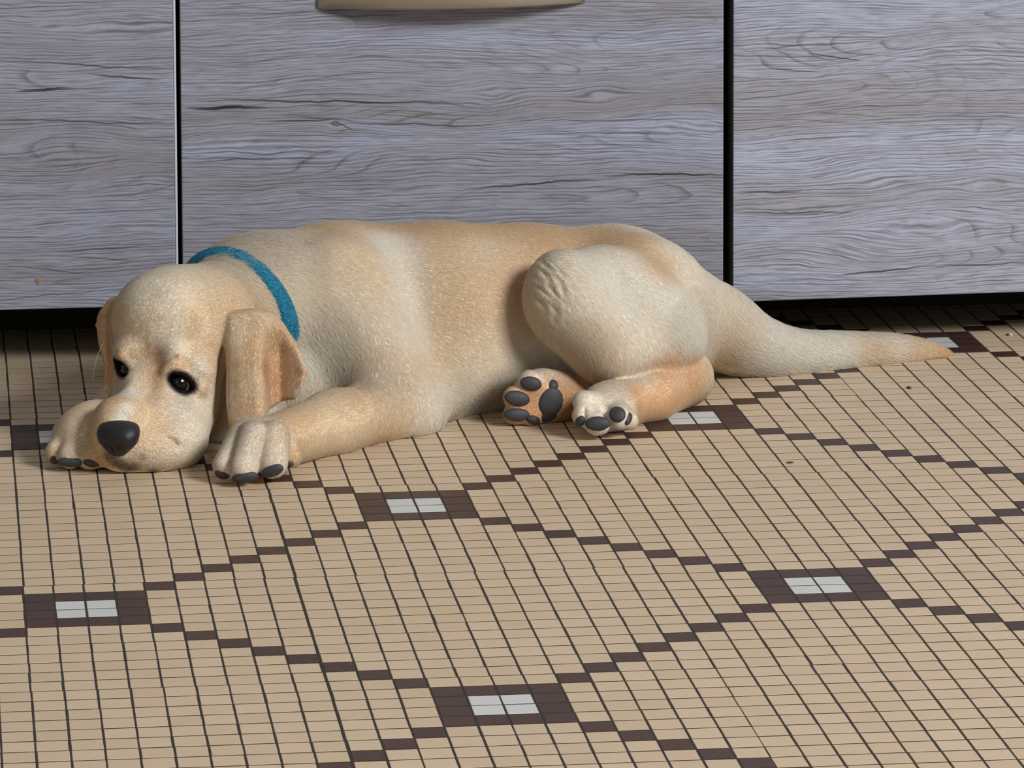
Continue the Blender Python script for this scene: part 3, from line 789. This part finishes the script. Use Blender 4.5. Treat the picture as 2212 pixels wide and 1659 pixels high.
a = N('coat')
ac = a.n('ShaderNodeAttribute', attribute_name='coat').outputs['Color']
df = a.n('ShaderNodeBsdfDiffuse'); a.put(df.inputs['Color'], ac)
tr = a.n('ShaderNodeBsdfTranslucent'); a.put(tr.inputs['Color'], ac)
sn = a.n('ShaderNodeAttribute', attribute_name='skin_normal').outputs['Vector']
hn = a.n('ShaderNodeNewGeometry').outputs['Normal']
bl = a.n('ShaderNodeVectorMath', operation='SCALE'); a.put(bl.inputs[0], hn); bl.inputs['Scale'].default_value = .2
bs = a.n('ShaderNodeVectorMath', operation='ADD'); a.put(bs.inputs[0], sn); a.put(bs.inputs[1], bl.outputs[0])
bn = a.n('ShaderNodeVectorMath', operation='NORMALIZE'); a.put(bn.inputs[0], bs.outputs[0]); a.put(df.inputs['Normal'], bn.outputs[0])
mx = a.n('ShaderNodeMixShader'); mx.inputs[0].default_value = .25; a.put(mx.inputs[1], df.outputs[0]); a.put(mx.inputs[2], tr.outputs[0])
a.t.links.new(mx.outputs[0], a.t.nodes['Material Output'].inputs['Surface'])
M_FUR = a.m
a = N('hide')
a.base(a.n('ShaderNodeAttribute', attribute_name='coat').outputs['Color']); a.rough(.85); a.b.inputs['Specular IOR Level'].default_value = .1
M_COAT = a.m
body = np_mesh('body', verts, quads, M_COAT, None)
body.data.materials.append(M_FUR)

# ---- eyes
def uv_ball(n1, n2):
    vs = [(0, 0, 1)]; fs = []
    for i in range(1, n1):
        for j in range(n2):
            t = math.pi * i / n1; p = 2 * math.pi * j / n2
            vs.append((math.sin(t) * math.cos(p), math.sin(t) * math.sin(p), math.cos(t)))
    vs.append((0, 0, -1))
    for j in range(n2): fs.append((0, 1 + j, 1 + (j + 1) % n2))
    for i in range(n1 - 2):
        for j in range(n2):
            a_ = 1 + i * n2 + j; b_ = 1 + i * n2 + (j + 1) % n2
            fs.append((a_, a_ + n2, b_ + n2, b_))
    l = len(vs) - 1
    for j in range(n2): fs.append((l, l - n2 + (j + 1) % n2, l - n2 + j))
    return np.array(vs), fs
BV, BF = uv_ball(20, 28)
gaze = CAM - np.array([6., 22., 3.]); gaze = gaze / np.linalg.norm(gaze)
gaze = gaze + np.array([-.30, 0, -.02]); gaze /= np.linalg.norm(gaze)
a = N('eye')
tc = a.n('ShaderNodeTexCoord').outputs['Object']
zc = a.n('ShaderNodeSeparateXYZ'); a.put(zc.inputs[0], tc)
a.base(a.ramp(a.math('DIVIDE', zc.outputs[2], .47 * U), [(0.0, srgb(96, 66, 62)), (.40, srgb(104, 74, 70)), (.48, srgb(16, 11, 9)), (.66, srgb(26, 15, 10)), (.80, srgb(8, 6, 6)), (1, srgb(5, 4, 4))]))
a.rough(.1)
M_EYE = a.m
for (P, n), (_, er, rl, _r) in zip(eye_at, EYES):
    c = P - n * (er * 1.06)
    o = mesh_obj('eye', BV * er * U, BF, M_EYE, None, True)
    q = Vector(gaze).to_track_quat('Z', 'Y')
    o.matrix_world = Matrix.Translation(V(c)) @ q.to_matrix().to_4x4()
    o.parent = dog; o.matrix_parent_inverse = Matrix.Translation(-dog.location)
    o['label'] = 'dark brown eye'

# ---- nose leather
NOSE_C = at(256, 940, 19.32)
fr = frame((-.48, -.82, -.32), (-.05, -.3, 1))
nz = lambda x, f_, z, r, k=.2, op=1: ('el', NOSE_C + x * fr[0] + f_ * fr[1] + z * fr[2], np.array(r, float), fr, k, op)
nose_g = [([nz(0, -.15, .14, (.72, .66, .36), .25), nz(.04, .02, -.24, (.56, .52, .58), .4), nz(-.40, .05, .0, (.34, .42, .36), .25), nz(.44, .05, .0, (.32, .42, .36), .25),
            nz(-.24, .60, -.20, (.12, .15, .10), .08, op=-1), nz(.28, .60, -.20, (.12, .15, .10), .08, op=-1), nz(.02, .62, -.40, (.03, .2, .3), .08, op=-1)], .01)]
dd, l_, hh_ = grid_field(nose_g, NOSE_C - 1.25, NOSE_C + 1.25, .035)
nv_, nq_ = surface_nets(dd, l_, hh_)
a = N('nose leather')
pos = a.n('ShaderNodeTexCoord').outputs['Object']
a.base(srgb(30, 28, 32)); a.rough(.42)
vo = a.n('ShaderNodeTexVoronoi'); a.put(vo.inputs['Vector'], pos); vo.inputs['Scale'].default_value = 1100
a.bump(vo.outputs['Distance'], .35, .0006)
o = np_mesh('nose', nv_, nq_, a.m, dog); o['label'] = 'black nose'

# ---- paw pads
a = N('pad leather'); pos = a.n('ShaderNodeTexCoord').outputs['Object']
a.base(a.mix(a.noise(pos, 400, 3), srgb(44, 43, 47), srgb(72, 70, 72))); a.rough(.6)
a.bump(a.noise(pos, 1500, 2), .3, .0005)
M_PAD = a.m
PADS = [  # x, y, half width, half height in pixels, turn, how far it stands proud
    (1147, 829, 23, 15, 10, .10), (1118, 861, 28, 16, 12, .10), (1117, 896, 28, 14, 4, .10), (1152, 908, 16, 10, 20, .08), (1190, 870, 27, 32, 20, .12), (1196, 832, 12, 13, 0, .10), (1185, 900, 24, 14, 0, .08),
    (1291, 915, 26, 15, 0, .10), (1333, 894, 18, 17, 40, .10), (1360, 905, 9, 16, 35, .08), (1252, 912, 10, 14, 20, .08),
    (478, 1028, 15, 13, 20, .08), (530, 1034, 27, 13, -6, .10), (588, 1019, 24, 13, -24, .10), (622, 1004, 12, 9, -30, .08),
    (117, 995, 10, 11, 15, .06), (152, 1001, 26, 11, 4, .06), (198, 1002, 18, 10, 4, .06),
]
pp_, pn_, ok_ = snap([q[:2] for q in PADS])
BARE = []
PB, PF = uv_ball(10, 16)
for (x, y, rx, ry, tw, pr_), P, n in zip(PADS, pp_, pn_):
    r = np.array([rx * PXT, ry * PXT, 0.16])
    zc_ = Vector(n); xa = Vector((math.cos(math.radians(tw)), 0, -math.sin(math.radians(tw)))); xa = (xa - zc_ * xa.dot(zc_)).normalized(); ya = zc_.cross(xa)
    Mx = np.array([xa[:], ya[:], zc_[:]])
    vs = (PB * r) @ Mx + P + n * (pr_ * .6 - .12)
    vs[:, 2] = np.maximum(vs[:, 2], .02)
    vs -= 0
    o = mesh_obj('paw_pad', vs * U, PF, M_PAD, None, True); adopt(o, dog)
    BARE.append((P, min(rx, ry) * PXT * .95))
    if rx > ry * 1.4:
        for s_ in (-1, 1): BARE.append((P + np.array(xa[:]) * s_ * (rx - ry) * PXT, ry * PXT * .9))

paint()
adopt(body, dog)

# ---- short fur growing from the skin
def grow_fur(n_hair):
    me = body.data
    g = lambda nm, k, key: (lambda b: (me.attributes[nm].data.foreach_get(key, b), b.reshape(-1, k) if k > 1 else b)[1])(np.empty(len(me.vertices) * k, np.float32))
    co = np.empty(len(me.vertices) * 3, np.float32); me.vertices.foreach_get('co', co); co = co.reshape(-1, 3)
    no = np.empty(len(me.vertices) * 3, np.float32); me.vertices.foreach_get('normal', no); no = no.reshape(-1, 3)
    col = g('coat', 4, 'color'); lie = g('lie', 3, 'vector'); ln = g('fur_length', 1, 'value'); den = g('fur_density', 1, 'value')
    tri = np.concatenate([quads[:, [0, 1, 2]], quads[:, [0, 2, 3]]])
    A_, B_, C_ = co[tri[:, 0]], co[tri[:, 1]], co[tri[:, 2]]
    area_ = np.linalg.norm(np.cross(B_ - A_, C_ - A_), axis=1) * den[tri].mean(1)
    away = (no[tri[:, 0]] * np.array([0, 1, 0])).sum(1)
    area_ = area_ * np.where(away > .45, .3, 1.0)
    pick = np.searchsorted(np.cumsum(area_) / area_.sum(), rng.random(n_hair)).clip(0, len(tri) - 1)
    b1, b2 = rng.random(n_hair), rng.random(n_hair); f_ = b1 + b2 > 1; b1[f_] = 1 - b1[f_]; b2[f_] = 1 - b2[f_]
    wts = np.stack([1 - b1 - b2, b1, b2], 1).astype(np.float32); t = tri[pick]
    ip = lambda q: (q[t] * (wts[..., None] if q.ndim > 1 else wts)).sum(1)
    P, Nn, Lr, Fl, Cl = ip(co), ip(no), ip(ln), ip(lie), ip(col)
    Nn /= np.linalg.norm(Nn, axis=1)[:, None]
    # locks: neighbouring hairs swerve together
    sw = np.zeros_like(P)
    for fq, am in ((130, .10), (310, .09), (700, .08)):
        for i in range(3):
            ph = rng.random(3) * 6.28; d_ = rng.normal(size=(3, 3)) * fq
            sw[:, i] += am * np.sin(P @ d_[0] + ph[0]) * np.sin(P @ d_[1] + ph[1] + 1.3 * np.sin(P @ d_[2] * .5 + ph[2]))
    Fl = Fl + sw + rng.normal(0, .10, P.shape); Fl -= Nn * (Fl * Nn).sum(1)[:, None]
    Fl /= np.maximum(np.linalg.norm(Fl, axis=1), 1e-6)[:, None]
    ln_ = Lr / U
    Lr = Lr * rng.uniform(.7, 1.3, n_hair).astype(np.float32)
    lift = (.10 + .07 * rng.random(n_hair) + np.clip((ln_ - .24) * 1.4, 0, .16))[:, None]
    L_ = Lr[:, None]
    pts = np.stack([P - Nn * .0012, P + L_ * (.30 * Fl + lift * .8 * Nn), P + L_ * (.65 * Fl + lift * 1.05 * Nn), P + L_ * (1.0 * Fl + lift * .95 * Nn)], 1)
    pts[..., 2] = np.maximum(pts[..., 2], .0004)
    hc = bpy.data.hair_curves.new('fur'); hc.add_curves([4] * n_hair)
    hc.points.foreach_set('position', np.ascontiguousarray(pts, np.float32).ravel())
    rad = np.tile(np.array([1.0, .95, .75, .25], np.float32), n_hair) * .00010
    ra = hc.attributes.get('radius') or hc.attributes.new('radius', 'FLOAT', 'POINT'); ra.data.foreach_set('value', rad)
    var = rng.uniform(.92, 1.06, n_hair)[:, None].astype(np.float32)
    Cl[:, :3] *= var * .93
    na = hc.attributes.new('skin_normal', 'FLOAT_VECTOR', 'CURVE'); na.data.foreach_set('vector', np.ascontiguousarray(Nn, np.float32).ravel())
    ca = hc.attributes.new('coat', 'FLOAT_COLOR', 'CURVE'); ca.data.foreach_set('color', np.ascontiguousarray(Cl, np.float32).ravel())
    hc.materials.append(M_FUR)
    o = bpy.data.objects.new('fur', hc); COL.objects.link(o); adopt(o, dog); o['kind'] = 'stuff'
grow_fur(800000)

# ---- woven collar round the neck
def collar():
    NG = [([NECK, el((560, 585, 28.3), (1.9, 1.8, 1.3), 1.2)], .01)]
    p_, n_, ok = snap([(470, 550), (582, 612), (622, 745)], NG)
    nrm = np.cross(p_[1] - p_[0], p_[2] - p_[0]); nrm /= np.linalg.norm(nrm)
    if nrm[0] > 0: nrm = -nrm
    ca, cb = at(670, 680, 29.0), at(500, 690, 26.4)
    c = ca + (cb - ca) * ((p_[0] - ca) @ nrm) / ((cb - ca) @ nrm)
    u = np.cross(nrm, [0, 0, 1.]); u /= np.linalg.norm(u); v = np.cross(u, nrm)
    n = 96; vs = []; fs = []; prof = [(-.30, .0), (-.29, .16), (-.15, .22), (.15, .22), (.29, .16), (.30, .0)]
    rows = []
    for o_, hgt in prof:
        th = np.linspace(0, 2 * math.pi, n, endpoint=False)
        dirs = np.cos(th)[:, None] * u + np.sin(th)[:, None] * v
        base = c + nrm * o_
        t = np.full(n, 4.2)
        for _ in range(60):
            d = eval_groups(NG, base + dirs * t[:, None]); t = np.clip(t - np.clip(d, -.3, .4) * .6, .5, 4.6)
        for _ in range(3): t = (t + np.roll(t, 1) + np.roll(t, -1)) / 3
        rows.append(base + dirs * (t + hgt)[:, None])
    rows = np.array(rows); k = len(prof)
    for r_ in rows: vs += list(r_ * U)
    for i in range(k):
        j = (i + 1) % k
        for q in range(n):
            q2 = (q + 1) % n
            fs.append((i * n + q, i * n + q2, j * n + q2, j * n + q))
    a = N('teal webbing')
    pos = a.n('ShaderNodeTexCoord').outputs['Object']
    vo = a.n('ShaderNodeTexVoronoi'); a.put(vo.inputs['Vector'], pos); vo.inputs['Scale'].default_value = 620; vo.inputs['Randomness'].default_value = .7
    a.base(a.mix(a.ramp(a.noise(pos, 420, 3, .6), [(.35, (0, 0, 0)), (.65, (1, 1, 1))]), srgb(10, 84, 114), srgb(24, 136, 168))); a.rough(.8)
    a.bump(vo.outputs['Distance'], 1.0, .0012)
    o = mesh_obj('collar', vs, fs, a.m, None, True); o['label'] = 'teal woven collar'
    bm = bmesh.new(); bm.from_mesh(o.data); bmesh.ops.recalc_face_normals(bm, faces=bm.faces[:]); bm.to_mesh(o.data); bm.free()
    adopt(o, dog)
collar()

# ---- a few long whiskers on the far cheek
wk = []
for x0, y0, Y0_, x1, y1, x2, y2 in ((222, 742, 23.2, 205, 775, 199, 822), (205, 925, 20.6, 186, 928, 172, 940), (330, 985, 19.7, 322, 1003, 326, 1016)):
    A_, B_, C_ = at(x0, y0, Y0_), at(x1, y1, Y0_ - .3), at(x2, y2, Y0_ - .5)
    wk.append([A_ * (1 - t) ** 2 + 2 * B_ * t * (1 - t) + C_ * t * t for t in np.linspace(0, 1, 6)])
hc = bpy.data.hair_curves.new('whiskers'); hc.add_curves([6] * len(wk))
hc.points.foreach_set('position', (np.array(wk, np.float32) * U).ravel())
ra = hc.attributes.get('radius') or hc.attributes.new('radius', 'FLOAT', 'POINT'); ra.data.foreach_set('value', np.tile(np.linspace(.00014, .00005, 6).astype(np.float32), len(wk)))
hc.materials.append(plain('whisker', srgb(215, 205, 190), .5))
o = bpy.data.objects.new('whiskers', hc); COL.objects.link(o); adopt(o, dog); o['kind'] = 'stuff'

# ---- crumbs on the floor
def crumb(label, x, y, Y, size, c, seed):
    r_ = random.Random(seed)
    bm = bmesh.new(); bmesh.ops.create_icosphere(bm, subdivisions=2, radius=1)
    for v in bm.verts:
        k = 1 + r_.uniform(-.22, .22); v.co = Vector((v.co.x * size[0] * k, v.co.y * size[1] * k, max(v.co.z, -.55) * size[2] * k)) * U
    o = bm_obj('crumb', bm, plain('crumb', c, .9), None)
    p = at(x, y, Y); o.location = (p[0] * U, p[1] * U, size[2] * .5 * U)
    o['label'] = label; o['category'] = 'crumb'
def floor_at(x, y):
    d = R.T @ np.array([(x - PP[0]) / F, (y - PP[1]) / F, 1.0]); return (CAM + (-CAM[2] / d[2]) * d)[1]
crumb('tiny dark crumb on beige tiles just below the dog\'s tail', 1963, 839, floor_at(1963, 839), (.085, .16, .05), srgb(58, 46, 36), 1)
crumb('tiny pale crumb on the floor at the edge of the shade under the cabinets', 2181, 724, floor_at(2181, 724), (.10, .22, .07), srgb(214, 204, 182), 2)
crumb('dark bent hair-like bit of fluff on beige tiles in front of the hind paws', 1706, 1000, floor_at(1706, 1000), (.13, .10, .03), srgb(70, 52, 40), 3)
